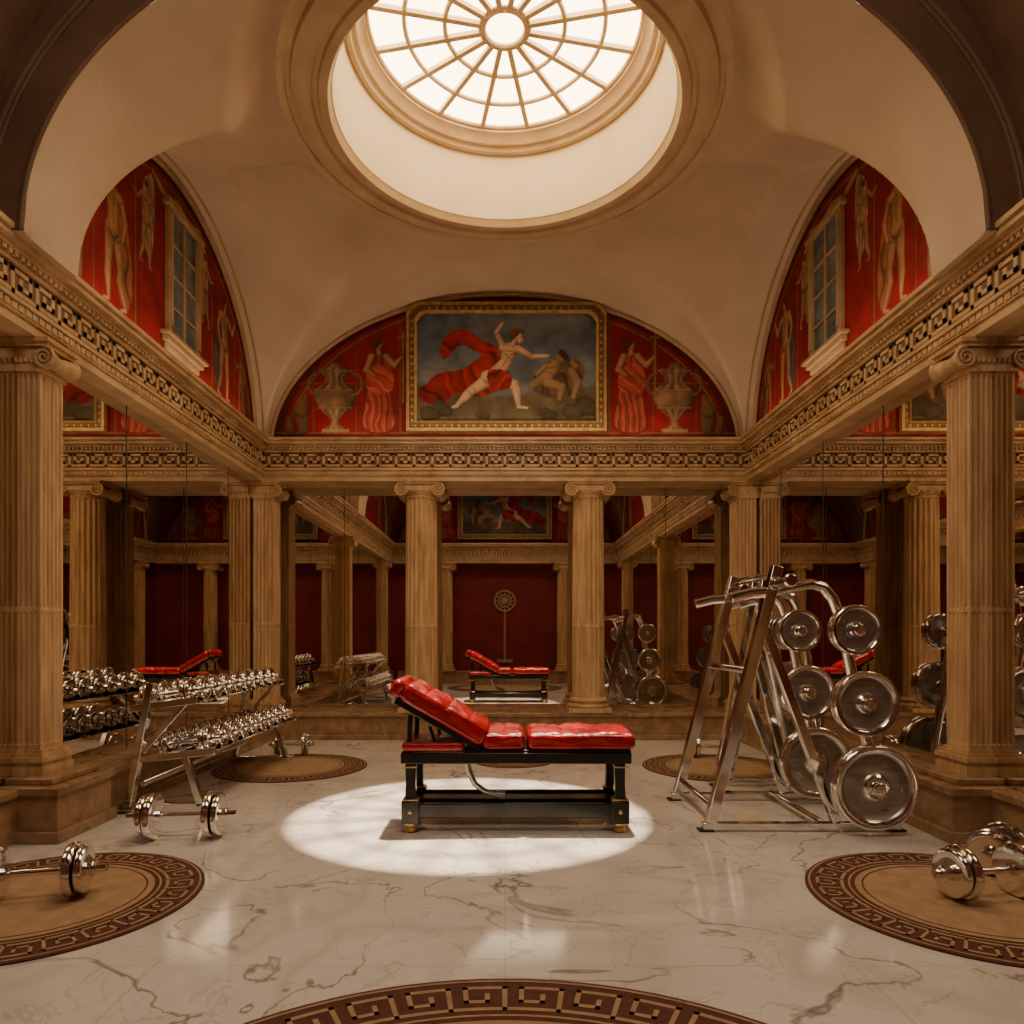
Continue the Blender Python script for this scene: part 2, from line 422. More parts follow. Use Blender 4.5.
def zmain(X, Y):
    zA = BB * arch(X / aof(Y)); zB = (BB - .03) * arch((Y - SB_C) / SB_H)
    zD = np.maximum(2.30 - .06 * X ** 2 - .25 * (Y - 5.9) ** 2, 0)
    zD = zD * sstep((2.86 - np.abs(X)) / .42) * sstep((Y - 5.3) / 1.1)
    p = 26.0
    z = (zA ** p + zB ** p + zD ** p) ** (1 / p)
    rr = np.hypot(X, Y - CY); w = sstep((rr - 1.68) / .42)
    z = (1 - w) * (5.36 - ZB) + w * z
    return ZB + z
t = np.linspace(-PI / 2, PI / 2, 170)
xs = np.concatenate([[-3.02], 2.86 * np.sin(t), [3.02]]); xs = np.unique(np.concatenate([xs, np.linspace(-2.7, 2.7, 170)]))
ys = np.unique(np.concatenate([[YF, 8.54], SB_C + SB_H * np.sin(t), np.linspace(YF, 8.52, 170)]))
heightfield('vault_main', xs, ys, zmain, M_PLAST, (CY, 1.53))
def znear(X, Y):
    zA = 2.45 * arch(X / 2.98); zB = 2.3 * arch((Y - 1.8) / 1.85)
    return ZB + (zA ** 5 + zB ** 5) ** .2
t2 = np.linspace(-PI / 2, PI / 2, 70)
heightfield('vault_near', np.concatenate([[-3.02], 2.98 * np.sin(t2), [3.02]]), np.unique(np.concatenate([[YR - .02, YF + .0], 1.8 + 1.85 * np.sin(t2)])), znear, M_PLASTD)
mb = MB(); vs = []; fs = []
sx = [-3.02] + [2.70 * math.sin(a) for a in np.linspace(-PI / 2, PI / 2, 90)] + [3.02]
for x in sx:
    z = ZB + BB * math.sqrt(max(0, 1 - (x / 2.70) ** 2)) if abs(x) < 2.70 else ZB
    vs += [(x, YF - .01, z), (x, YF - .01, 6.6)]
for i in range(len(sx) - 1): fs.append((2 * i, 2 * i + 2, 2 * i + 3, 2 * i + 1))
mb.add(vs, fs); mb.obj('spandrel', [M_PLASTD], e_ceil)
def arch_pts(a, b_, y=None, x=None, c=0, n=60, z=ZB):
    P_ = []
    for i in range(n + 1):
        q = PI * i / n; s_ = c - a * math.cos(q); zz = z + b_ * math.sin(q)
        P_.append((s_, y, zz) if y is not None else (x, s_, zz))
    return P_
mb = MB()
mb.tube(arch_pts(2.706, BB + .004, y=YF - .015), .014, 8)
mb.tube(arch_pts(2.90, BB + .26, y=YF - .015), .014, 8)
mb.tube(arch_pts(2.93, BB + .30, y=YF - .015), .02, 8)
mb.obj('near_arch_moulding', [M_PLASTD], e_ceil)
mb = MB()
mb.tube(arch_pts(2.84, BB - .02, y=8.49), .028, 8)
for sg in (-1, 1):
    mb.tube(arch_pts(SB_H - .01, BB - .05, x=sg * 2.965, c=SB_C), .026, 8)
    mb.tube(arch_pts(SB_H, BB - .03, x=sg * 2.87, c=SB_C)[:], .014, 6)
    mb.tube(arch_pts(1.83, 2.28, x=sg * 2.965, c=1.8), .03, 8)
mb.obj('lunette_mouldings', [M_MOULD], e_ceil)
e_sky = empty('skylight')
mb = MB()
mb.lathe([(1.78, 5.46), (1.78, 5.36), (1.74, 5.335), (1.69, 5.335), (1.685, 5.355), (1.65, 5.355), (1.64, 5.31), (1.60, 5.285), (1.54, 5.275), (1.50, 5.29), (1.485, 5.32), (1.45, 5.32), (1.44, 5.29), (1.41, 5.28), (1.375, 5.29), (1.36, 5.32), (1.34, 5.36)], 128, 0, T(0, CY, 0), cap=False)
mb.obj('rim_moulding', [M_RIM], e_sky)
mb = MB(); mb.lathe([(1.34, 5.35), (1.31, 5.55), (1.27, 5.95)], 128, 0, T(0, CY, 0), cap=False); mb.obj('drum', [M_DRUM], e_sky)
mb = MB()
ZG = 6.08
mb.lathe([(1.27, 5.94), (1.25, 5.92), (1.22, 5.93), (1.20, 5.97), (1.17, 5.97), (1.15, 6.0), (1.12, 6.03), (1.10, 6.04), (1.10, 6.12), (1.3, 6.12), (1.3, 5.95)], 128, 0, T(0, CY, 0), cap=False)
for rr, tk in ((.17, .022), (.20, .012), (.48, .020), (.80, .020), (1.09, .02)):
    mb.tube([(rr * math.cos(a), CY + rr * math.sin(a), ZG) for a in np.linspace(0, 2 * PI, 97)[:-1]], tk, 8, 0, True)
for k in range(16):
    a = 2 * PI * (k + .5) / 16
    mb.beam((.18 * math.cos(a), CY + .18 * math.sin(a), ZG), (1.1 * math.cos(a), CY + 1.1 * math.sin(a), ZG), .04, .036, up=(0, 0, 1))
mb.obj('glazing_bars', [M_RIM], e_sky)
mb = MB(); mb.lathe([(.001, ZG + .02), (1.12, ZG + .02)], 96, 0, T(0, CY, 0), cap=False); mb.obj('panes', [M_PANE], e_sky)

# ------------------------------------------------------------------ painting toolkit
def vnoise(X, Z, sc, seed=0, octv=4):
    rs = np.random.RandomState(seed); out = np.zeros_like(X); amp = 1; tot = 0
    for o_ in range(octv):
        g = rs.rand(64, 64); x = X * sc; z = Z * sc
        xi = np.floor(x).astype(int); zi = np.floor(z).astype(int); fx = x - xi; fz = z - zi
        fx = fx * fx * (3 - 2 * fx); fz = fz * fz * (3 - 2 * fz)
        a = g[xi % 64, zi % 64]; b_ = g[(xi + 1) % 64, zi % 64]; c_ = g[xi % 64, (zi + 1) % 64]; d_ = g[(xi + 1) % 64, (zi + 1) % 64]
        out += amp * ((a * (1 - fx) + b_ * fx) * (1 - fz) + (c_ * (1 - fx) + d_ * fx) * fz); tot += amp; amp *= .5; sc *= 2
    return out / tot
class Paint:
    def __init__(s, X, Z, aa=.008): s.X = X; s.Z = Z; s.C = np.zeros(X.shape + (3,)); s.aa = aa
    def blend(s, a, col): s.C = s.C * (1 - a[..., None]) + np.asarray(col) * a[..., None]
    def cap(s, p0, p1, r0, r1, col):
        X, Z = s.X, s.Z; mr = max(r0, r1) + .02
        m = (X > min(p0[0], p1[0]) - mr) & (X < max(p0[0], p1[0]) + mr) & (Z > min(p0[1], p1[1]) - mr) & (Z < max(p0[1], p1[1]) + mr)
        if not m.any(): return
        x = X[m]; z = Z[m]; dx = p1[0] - p0[0]; dz = p1[1] - p0[1]; L2 = dx * dx + dz * dz + 1e-9
        t_ = np.clip(((x - p0[0]) * dx + (z - p0[1]) * dz) / L2, 0, 1); rr = r0 + (r1 - r0) * t_
        ux = x - (p0[0] + dx * t_); uz = z - (p0[1] + dz * t_); d = np.hypot(ux, uz); q = d / rr
        a = np.clip((rr - d) / s.aa + .5, 0, 1)
        sh = .34 + .64 * np.sqrt(np.clip(1 - q * q, 0, 1)) + .34 * (-.6 * ux / rr + .6 * uz / rr)
        col = np.asarray(col)[None] * sh[:, None]
        s.C[m] = s.C[m] * (1 - a[:, None]) + col * a[:, None]
    def chain(s, pts, rs, col):
        for i in range(len(pts) - 1): s.cap(pts[i], pts[i + 1], rs[i], rs[i + 1], col)
    def poly(s, pts, col, fold=0, fdir=(1, 0), amp=.35):
        for _ in range(2):
            q_ = []
            for i in range(len(pts)):
                a = pts[i]; b_ = pts[(i + 1) % len(pts)]
                q_ += [(a[0] * .75 + b_[0] * .25, a[1] * .75 + b_[1] * .25), (a[0] * .25 + b_[0] * .75, a[1] * .25 + b_[1] * .75)]
            pts = q_
        X, Z = s.X, s.Z; ps = np.array(pts); m = (X > ps[:, 0].min()) & (X < ps[:, 0].max()) & (Z > ps[:, 1].min()) & (Z < ps[:, 1].max())
        if not m.any(): return
        x = X[m]; z = Z[m]; ins = np.zeros(x.shape, bool); n = len(pts)
        for i in range(n):
            x0, z0 = pts[i]; x1, z1 = pts[(i + 1) % n]
            if z0 == z1: continue
            cnd = ((z0 > z) != (z1 > z)) & (x < (x1 - x0) * (z - z0) / (z1 - z0) + x0); ins ^= cnd
        sh = np.ones(x.shape)
        if fold:
            ph = fold * (x * fdir[0] + z * fdir[1]) + 9 * vnoise(x + 3, z + 8, 4.5, 5, 2)
            sh = 1 - amp * .6 + amp * (.6 * np.sin(ph) + .4 * np.sin(2.3 * ph + 1)) + .15
        a = ins.astype(float); s.C[m] = s.C[m] * (1 - a[:, None]) + (np.asarray(col)[None] * sh[:, None]) * a[:, None]
    def rect(s, x0, x1, z0, z1, col):
        x0, x1 = min(x0, x1), max(x0, x1)
        m = (s.X > x0) & (s.X < x1) & (s.Z > z0) & (s.Z < z1); s.C[m] = col
SKIN = (.46, .235, .115); OCH = (.36, .20, .075); HAIR = (.10, .035, .012)
def nude(P_, cx, cz, h, fl=1, col=SKIN, arm=0, drape=None):
    def q(u, v): return (cx + fl * u * h, cz + v * h)
    if drape is not None:
        P_.poly([q(-.10, .84), q(-.2, .6), q(-.26, .3), q(-.22, .04), q(-.06, .05), q(-.04, .4), q(-.02, .8)], drape, 60 / h, (1, .2), .5)
    dk = [c_ * .25 for c_ in col]
    P_.chain([q(-.045, .50), q(-.09, .28), q(-.08, .20), q(-.16, .04)], [.058 * h, .036 * h, .038 * h, .018 * h], [c_ * .85 for c_ in col])
    P_.cap(q(-.16, .03), q(-.10, .012), .016 * h, .012 * h, col)
    P_.chain([q(.045, .50), q(.065, .28), q(.07, .20), q(.06, .04)], [.060 * h, .038 * h, .040 * h, .018 * h], col)
    P_.cap(q(.06, .025), q(.12, .010), .016 * h, .012 * h, col)
    if arm == 0:
        P_.chain([q(-.105, .80), q(-.16, .66), q(-.12, .52)], [.032 * h, .024 * h, .015 * h], col)
        P_.chain([q(.105, .80), q(.19, .71), q(.25, .84)], [.032 * h, .024 * h, .015 * h], col)
    else:
        P_.chain([q(-.105, .80), q(-.20, .70), q(-.30, .74)], [.032 * h, .024 * h, .015 * h], col)
        P_.chain([q(.105, .80), q(.16, .93), q(.12, 1.06)], [.032 * h, .024 * h, .015 * h], col)
    P_.cap(q(-.035, .53), q(.035, .53), .062 * h, .062 * h, col)
    P_.chain([q(0, .77), q(.005, .65), q(0, .56)], [.092 * h, .066 * h, .075 * h], col)
    P_.cap(q(-.08, .80), q(.08, .80), .036 * h, .036 * h, col)
    P_.cap(q(.0, .79), q(.002, .58), .006 * h, .004 * h, dk); P_.cap(q(-.07, .745), q(-.01, .735), .006 * h, .004 * h, dk); P_.cap(q(.01, .735), q(.07, .745), .004 * h, .006 * h, dk)
    P_.cap(q(-.06, .53), q(-.01, .485), .005 * h, .005 * h, dk); P_.cap(q(.06, .53), q(.01, .485), .005 * h, .005 * h, dk)
    P_.cap(q(0, .48), q(-.01, .30), .006 * h, .003 * h, dk)
    P_.cap(q(0, .83), q(.01, .90), .026 * h, .024 * h, col)
    P_.cap(q(.01, .945), q(.015, .925), .045 * h, .034 * h, col)
    P_.cap(q(-.01, .968), q(-.028, .94), .038 * h, .030 * h, HAIR)
def draped(P_, cx, cz, h, fl, col):
    def q(u, v): return (cx + fl * u * h, cz + v * h)
    P_.poly([q(-.09, .88), q(.09, .88), q(.11, .62), q(.15, .3), q(.23, -.05), q(-.23, -.05), q(-.17, .3), q(-.11, .6)], [c_ * .35 for c_ in col])
    P_.poly([q(-.08, .86), q(.08, .86), q(.10, .62), q(.13, .3), q(.20, -.03), q(-.20, -.03), q(-.15, .3), q(-.09, .6)], col, 75 / h, (1, .05), .55)
    P_.poly([q(-.12, .70), q(.12, .76), q(.19, .46), q(.05, .38), q(-.16, .44)], [c_ * 1.35 for c_ in col], 50 / h, (.6, 1), .45)
    P_.chain([q(.08, .81), q(.17, .71), q(.25, .80)], [.036 * h, .028 * h, .016 * h], SKIN)
    P_.chain([q(-.08, .81), q(-.14, .66), q(-.05, .60)], [.036 * h, .030 * h, .016 * h], SKIN)
    P_.cap(q(0, .84), q(0, .9), .026 * h, .024 * h, SKIN)
    P_.cap(q(0, .945), q(.005, .925), .044 * h, .034 * h, SKIN)
    P_.cap(q(-.01, .970), q(-.035, .935), .038 * h, .030 * h, HAIR)
    P_.cap(q(.27, .30), q(.27, 1.08), .009 * h, .009 * h, OCH)
    P_.cap(q(.22, 1.02), q(.32, 1.02), .010 * h, .010 * h, OCH)
def urn(P_, cx, cz, h, col=(.22, .125, .065)):
    pr = [(.12, 0), (.16, .04), (.06, .10), (.05, .17), (.10, .22), (.23, .34), (.31, .5), (.30, .60), (.16, .70), (.13, .78), (.22, .86), (.22, .90), (.1, .93), (.06, .99)]
    for i in range(len(pr) - 1):
        r0, z0 = pr[i]; r1, z1 = pr[i + 1]
        mm = (P_.Z >= cz + z0 * h) & (P_.Z <= cz + z1 * h)
        t_ = (P_.Z[mm] - cz - z0 * h) / ((z1 - z0) * h); rr = (r0 + (r1 - r0) * t_) * h
        u = (P_.X[mm] - cx) / rr; a = (np.abs(u) < 1).astype(float); sh = .35 + .75 * np.sqrt(np.clip(1 - u * u, 0, 1)) - .3 * u
        sh = sh * (1 + .45 * np.sin(u * 11) * (z0 < .34 or z0 > .59) + .35 * (vnoise(P_.X[mm], P_.Z[mm], 14, 4, 2) - .5) * 2)
        P_.C[mm] = P_.C[mm] * (1 - a[:, None]) + np.asarray(col)[None] * (sh * a)[:, None]
    for sg in (-1, 1):
        pts = [(cx + sg * (.27 + .12 * math.sin(q_)) * h, cz + (.68 - .15 * math.cos(q_)) * h) for q_ in np.linspace(0, PI, 7)]
        P_.chain(pts, [.020 * h] * 7, col)
    for z_ in (.34, .60, .875): P_.cap((cx - .24 * h, cz + z_ * h), (cx + .24 * h, cz + z_ * h), .012 * h, .012 * h, [c_ * 1.5 for c_ in col])

def paint_mesh(name, U, V, C, M, parent=None, mat=None):
    ny, nx = U.shape
    co = np.stack([U.ravel(), np.zeros(U.size), V.ravel()], 1)
    Mn = np.array(M); co = co @ Mn[:3, :3].T + Mn[:3, 3]
    idx = np.arange(nx * ny).reshape(ny, nx)
    f = np.stack([idx[:-1, :-1].ravel(), idx[:-1, 1:].ravel(), idx[1:, 1:].ravel(), idx[1:, :-1].ravel()], 1)
    me = bpy.data.meshes.new(name); me.vertices.add(len(co)); me.vertices.foreach_set('co', co.ravel())
    me.loops.add(f.size); me.loops.foreach_set('vertex_index', f.ravel().astype(np.int32))
    me.polygons.add(len(f)); me.polygons.foreach_set('loop_start', np.arange(0, f.size, 4, dtype=np.int32)); me.polygons.foreach_set('loop_total', np.full(len(f), 4, dtype=np.int32))
    me.update(calc_edges=True)
    ca = me.color_attributes.new('paint', 'FLOAT_COLOR', 'POINT')
    ca.data.foreach_set('color', np.concatenate([np.clip(C, 0, 1).reshape(-1, 3), np.ones((U.size, 1))], 1).ravel().astype(np.float32))
    me.materials.append(mat or M_FRESCO)
    ob = bpy.data.objects.new(name, me); scene.collection.objects.link(ob)
    if parent: ob.parent = parent
    return ob
def lun_grid(a, b_, c, z0, res):
    nx = int(2 * a / res); nz = int(b_ / res)
    s_ = np.linspace(-1, 1, nx); H = b_ * np.sqrt(np.clip(1 - s_ * s_, 0, 1)); H = np.maximum(H, .002)
    t_ = np.linspace(0, 1, nz)
    U = np.tile(c + a * s_, (nz, 1)); V = z0 + t_[:, None] * H[None]
    return U, V
REDC = np.array((.25, .008, .014)); MAR = (.085, .010, .010); OD = [c_ * .55 for c_ in OCH]
def red_base(P_):
    nn = vnoise(P_.X + 9, P_.Z, 1.7, 3)
    P_.C[:] = REDC * (.5 + .9 * nn[..., None])
S = 82.35
def back_mural(name, M, res):
    U, V = lun_grid(2.85, BB - .01, 0, ZB, res); P_ = Paint(U, V, res); red_base(P_)
    rr = np.hypot(U / 2.85, (V - ZB) / BB)
    P_.C[(rr > .955)] = MAR; P_.C[(rr > .925) & (rr < .935)] = OD
    P_.rect(-3, 3, ZB, 3.66, MAR); P_.rect(-3, 3, 3.675, 3.69, OD)
    for sg in (-1, 1):
        for x_ in (1.27, 1.80, 2.32): P_.rect(sg * x_ - .008, sg * x_ + .008, 3.69, ZB + BB * .9 * math.sqrt(1 - (x_ / 2.85) ** 2), [c_ * .4 for c_ in OCH])
        draped(P_, sg * 1.53, 3.72, 1.10, 1, (.36, .06, .038))
        urn(P_, sg * 2.06, 3.70, .84)
        P_.rect(sg * 2.06 - .16, sg * 2.06 + .16, 3.69, 3.73, OCH)
        P_.cap((sg * 2.06 - .42, 4.28), (sg * 2.06 + .42, 4.28), .007, .007, OD)
        P_.chain([(sg * 2.45, 3.72), (sg * 2.47, 3.95), (sg * 2.42, 4.12)], [.06, .09, .03], OD)
        P_.chain([(sg * 2.60, 3.70), (sg * 2.62, 3.85)], [.05, .04], OD)
    return paint_mesh(name, U, V, P_.C, M)
back_mural('lunette_mural', T(0, 8.50, 0), .012)
back_mural('lunette_mural', T(0, YR + .03, 0) @ R(180, 'Z'), .03)

def painting(M, res):
    e = empty('framed_painting')
    w, h0, h1 = 1.10, -.68, .66
    nx = int(2.2 / res); nz = int(1.34 / res)
    U, V = np.meshgrid(np.linspace(-w, w, nx), np.linspace(h0, h1, nz)); P_ = Paint(U, V, res)
    cl = vnoise(U + 3, V * 1.6 + 5, 2.2, 11, 5)
    sky = np.array((.055, .088, .13)) * (1 - cl[..., None]) * 1.5 + np.array((.27, .27, .26)) * cl[..., None] ** 2 * 1.2
    P_.C[:] = sky
    g = vnoise(U + 7, V + 2, 4, 12, 5); hor = -.30 + .16 * (vnoise(U + 1, U * 0, 1.5, 13) - .5) + .1 * np.abs(U)
    gm = np.clip((hor - V) / .05, 0, 1)
    P_.blend(gm, np.array((.14, .105, .06))[None, None] * (.3 + 1.4 * g[..., None]))
    def q(px, py): return ((px - 507) / S, (368 - py) / S)
    RD = (.36, .020, .016)
    P_.poly([q(*p) for p in ((440, 354), (444, 338), (458, 329), (472, 332), (480, 341), (493, 345), (502, 352), (494, 360), (478, 354), (466, 346), (458, 347), (452, 356), (444, 362))], RD, 26, (.5, 1), .5)
    P_.poly([q(*p) for p in ((490, 350), (476, 362), (462, 372), (440, 373), (426, 384), (434, 398), (452, 399), (462, 392), (478, 400), (500, 391), (515, 382), (505, 366), (500, 355))], RD, 22, (.8, .6), .5)
    P_.poly([q(*p) for p in ((432, 382), (416, 392), (426, 406), (448, 405), (454, 394))], (.22, .013, .013), 26, (.8, .6), .5)
    sk = (.70, .43, .28); dk = (.22, .09, .045)
    P_.chain([q(489, 381), q(472, 392), q(468, 396), q(458, 406)], [.085, .055, .055, .026], sk); P_.cap(q(458, 407), q(451, 409), .024, .014, sk)
    P_.chain([q(496, 380), q(515, 386), q(517, 391), q(519, 407)], [.095, .060, .055, .026], sk); P_.cap(q(519, 408), q(528, 409), .022, .014, sk)
    P_.chain([q(503, 346), q(497, 334), q(503, 325)], [.038, .030, .018], sk)
    P_.cap(q(488, 378), q(500, 379), .08, .08, sk)
    P_.chain([q(510, 351), q(507, 363), q(497, 374)], [.088, .070, .085], sk)
    P_.cap(q(503, 349), q(519, 350), .042, .042, sk)
    P_.chain([q(519, 350), q(533, 358), q(549, 357)], [.040, .030, .018], sk)
    P_.cap(q(505, 355), q(509, 356), .008, .005, dk); P_.cap(q(511, 356), q(515, 355), .005, .008, dk); P_.cap(q(509, 358), q(501, 370), .006, .004, dk)
    P_.cap(q(513, 346), q(516, 341), .030, .028, sk); P_.cap(q(519, 338), q(521, 342), .052, .040, sk)
    P_.cap(q(516, 334), q(512, 338), .044, .038, (.20, .08, .03)); P_.cap(q(523, 333), q(518, 332), .026, .030, (.20, .08, .03))
    P_.cap(q(522, 339), q(523, 339), .007, .007, dk); P_.cap(q(521, 343.5), q(523, 343.3), .006, .005, (.35, .08, .05))
    P_.poly([q(*p) for p in ((486, 372), (500, 369), (514, 377), (510, 392), (490, 390))], (.42, .03, .022), 30, (.8, -.6), .5)
    br_ = (.36, .21, .11)
    P_.poly([q(*p) for p in ((530, 380), (550, 360), (582, 360), (586, 376), (572, 400), (538, 398))], (.15, .09, .05), 24, (1, .5), .5)
    P_.chain([q(556, 366), q(548, 378), q(533, 386)], [.07, .075, .05], br_)
    P_.chain([q(548, 384), q(562, 388), q(560, 400)], [.06, .05, .03], br_); P_.chain([q(556, 366), q(545, 368), q(537, 376)], [.035, .03, .02], br_)
    P_.cap(q(560, 358), q(562, 361), .046, .038, br_); P_.cap(q(562, 354), q(566, 358), .041, .036, HAIR)
    P_.chain([q(572, 372), q(578, 384), q(574, 398)], [.05, .05, .03], br_); P_.cap(q(573, 364), q(576, 368), .042, .036, OCH)
    for px, py, r_ in ((440, 410, .1), (428, 414, .09), (585, 407, .13), (570, 412, .09), (545, 414, .07), (480, 415, .05)): P_.cap(q(px, py), q(px + 8, py + 2), r_, r_ * .7, (.09, .065, .04))
    m = (np.abs(U) + V > w + h1 - .18); P_.C[m] = (.12, .065, .025)
    paint_mesh('canvas', U, V, P_.C, M, e)
    mb = MB(); mb.base = M
    def loop(w_, a, b_, ch): return [(-w_, 0, a), (w_, 0, a), (w_, 0, b_ - ch), (w_ - ch * .45, 0, b_ - ch * .35), (w_ - ch, 0, b_), (-w_ + ch, 0, b_), (-w_ + ch * .45, 0, b_ - ch * .35), (-w_, 0, b_ - ch)]
    def ringf(l0, l1, y0, y1, mat=0):
        n = len(l0); vs = [(p[0], y0, p[2]) for p in l0] + [(p[0], y1, p[2]) for p in l1]
        mb.add(vs, [(i, (i + 1) % n, n + (i + 1) % n, n + i) for i in range(n)], mat)
    A = loop(1.08, -.66, .64, .10); B = loop(1.11, -.69, .67, .11); C_ = loop(1.17, -.75, .73, .125); D = loop(1.205, -.785, .765, .135)
    ringf(A, A, .0, -.03); ringf(A, B, -.03, -.045); ringf(B, C_, -.03, -.025, 1); ringf(B, B, -.045, -.03); ringf(C_, C_, -.025, -.055); ringf(C_, D, -.055, -.05); ringf(D, D, -.05, .02)
    for sg in (-1, 1):
        for k in range(26):
            if not (sg > 0 and (k < 2 or k > 23)): mb.lathe([(.020, 0), (.018, .012), (.002, .018)], 6, 0, T(-1.1 + 2.2 * k / 25, -.026, (-.72 if sg < 0 else .70)) @ R(90, 'X'))
        for k in range(15): mb.lathe([(.020, 0), (.018, .012), (.002, .018)], 6, 0, T(sg * 1.14, -.026, -.66 + 1.2 * k / 14) @ R(90, 'X'))
    mb.obj('frame', [M_GILT, M_ENTD], e)
painting(T(0.02, 8.46, 4.47), .010)
painting(T(0, YR + .07, 4.47) @ R(180, 'Z'), .022)

def side_mural(name, c, a, b_, M, res, figs=True):
    U, V = lun_grid(a, b_, c, ZB, res); P_ = Paint(U, V, res); red_base(P_)
    rr = np.hypot((U - c) / a, (V - ZB) / b_)
    P_.C[(rr > .96)] = MAR; P_.C[(rr > .925) & (rr < .937)] = OD
    P_.rect(c - 3, c + 3, ZB, 3.62, MAR); P_.rect(c - 3, c + 3, 3.63, 3.65, OD)
    if figs:
        WH = (.42, .27, .17)
        for sg in (-1, 1):
            P_.rect(c + sg * .74 - .008, c + sg * .74 + .008, 3.65, 4.95, OD)
            P_.poly([(c + sg * .44, 5.20), (c + sg * .66, 4.95), (c + sg * .62, 4.5), (c + sg * .50, 4.35), (c + sg * .43, 4.7)], WH, 40, (1, .2), .5)
            nude(P_, c + sg * 1.06, 3.74, 1.08, sg, (.46, .23, .11), 0, (.30, .10, .05) if sg < 0 else (.09, .08, .07))
            nude(P_, c + sg * .56, 4.30, .72, -sg, (.42, .23, .12), 1)
            nude(P_, c + sg * 1.52, 3.72, .66, -sg, (.34, .17, .08), 0, (.10, .07, .05))
            P_.rect(c + sg * .80, c + sg * 1.30, 3.68, 3.73, OD)
            P_.rect(c + sg * 1.32 - .006, c + sg * 1.32 + .006, 3.65, 4.6, OD)
            P_.chain([(c + sg * .45, 5.16), (c + sg * .22, 5.08), (c, 5.16)], [.03, .045, .03], WH)
    return paint_mesh(name, U, V, P_.C, M)
Mr = Matrix(((0, -1, 0, 2.985), (1, 0, 0, 0), (0, 0, 1, 0), (0, 0, 0, 1)))
side_mural('lunette_mural', SB_C, SB_H, BB - .03, T(-2.985, 0, 0) @ R(90, 'Z'), .010)
side_mural('lunette_mural', SB_C, SB_H, BB - .03, Mr, .010)
side_mural('lunette_mural', 1.8, 1.85, 2.3, T(-2.985, 0, 0) @ R(90, 'Z'), .03)
side_mural('lunette_mural', 1.8, 1.85, 2.3, Mr, .03)

def window(name, M):
    e = empty(name); mb = MB(); mb.base = M
    mb.box(-.25, .25, -.02, -.003, 3.92, 5.0); mb.obj('panes', [M_BLUE], e)
    mb = MB(); mb.base = M
    for sg in (-1, 1):
        mb.box(sg * .28 - .035, sg * .28 + .035, -.045, -.003, 3.88, 5.02); mb.box(sg * .28 - .02, sg * .28 + .02, -.06, -.003, 3.95, 4.95)
    mb.box(-.018, .018, -.04, -.003, 3.9, 5.0)
    for z in (4.15, 4.43, 4.71): mb.box(-.26, .26, -.035, -.003, z - .012, z + .012)
    mb.box(-.36, .36, -.07, -.003, 5.0, 5.04); mb.box(-.33, .33, -.05, -.003, 5.04, 5.08)
    mb.box(-.40, .40, -.09, -.003, 3.85, 3.88); mb.box(-.36, .36, -.06, -.003, 3.80, 3.85); mb.box(-.33, .33, -.03, -.003, 3.74, 3.80)
    mb.obj('frame', [M_MOULD], e, bevel=.004)
window('window_1', T(-2.985, SB_C + .05, 0) @ R(90, 'Z'))
window('window_2', T(2.985, SB_C + .05, 0) @ R(-90, 'Z'))

mb = MB()
mb.tube([(.26 * math.cos(a), YR + .03, 2.1 + .26 * math.sin(a)) for a in np.linspace(0, 2 * PI, 49)[:-1]], .028, 8, 0, True)
mb.tube([(.16 * math.cos(a), YR + .03, 2.1 + .16 * math.sin(a)) for a in np.linspace(0, 2 * PI, 49)[:-1]], .02, 8, 0, True)
for k in range(12):
    a = 2 * PI * k / 12; mb.beam((.1 * math.cos(a), YR + .02, 2.1 + .1 * math.sin(a)), (.25 * math.cos(a), YR + .02, 2.1 + .25 * math.sin(a)), .03, .02)
mb.lathe([(.1, 0), (.08, .04), (.01, .06)], 24, 0, T(0, YR, 2.1) @ R(-90, 'X'))
mb.tube([(0, YR + .03, 1.84), (0, YR + .03, .6)], .03, 8); mb.box(-.2, .2, YR, YR + .05, .52, .6)
mb.obj('wall_ornament', [M_MOULD])

# ------------------------------------------------------------------ rugs
def rug(x, y, r, nkey, band):
    e = empty('round_rug')
    mb = MB(); mb.base = T(x, y, 0)
    mb.lathe([(r, .0005), (r, .008), (r - .006, .010), (.001, .010)], 96, 0, cap=False)
    mb.obj('border', [M_RUGB], e)
    mb = MB(); mb.base = T(x, y, 0)
    ri = r - band * 1.50
    mb.lathe([(ri, .0102), (ri, .012), (.001, .012)], 96, 0, cap=False)
    def ringf(r0, r1): mb.lathe([(r1, .0102), (r1, .0116), (r0, .0116), (r0, .0102)], 96, 0, cap=False)
    ringf(r - band * .16, r - band * .10); ringf(r - band * 1.36, r - band * 1.30)
    r0 = r - band * 1.18; hz = band * .86 / 4.68; u = 2 * PI / (nkey * 6)
    for (a, b_, c_, d_) in key_rects(nkey, .27):
        n = max(1, int((b_ - a) / 1.5)); ra = r0 + (c_ + .34) * hz; rb = r0 + (d_ + .34) * hz
        vs = []; fs = []
        for i in range(n + 1):
            th = (a + (b_ - a) * i / n) * u
            vs += [(ra * math.cos(th), ra * math.sin(th), .0114), (rb * math.cos(th), rb * math.sin(th), .0114)]
        for i in range(n): fs.append((2 * i, 2 * i + 1, 2 * i + 3, 2 * i + 2))
        mb.add(vs, fs)
    mb.obj('tan_pattern', [M_RUGT], e)
    mb = MB(); mb.base = T(x, y, 0)
    mb.lathe([(ri - .03, .0121), (ri - .03, .0128), (ri - .038, .0128), (ri - .038, .0121)], 96, 0, cap=False)
    mb.obj('inner_ring', [M_RUGB], e)
for sg in (-1, 1):
    rug(sg * 2.15, 3.24, .70, 26, .150)
    rug(sg * 1.98, 6.5, .69, 24, .14)
rug(0, 1.17, 1.32, 40, .185)
rug(.08, 6.85, .40, 16, .09)

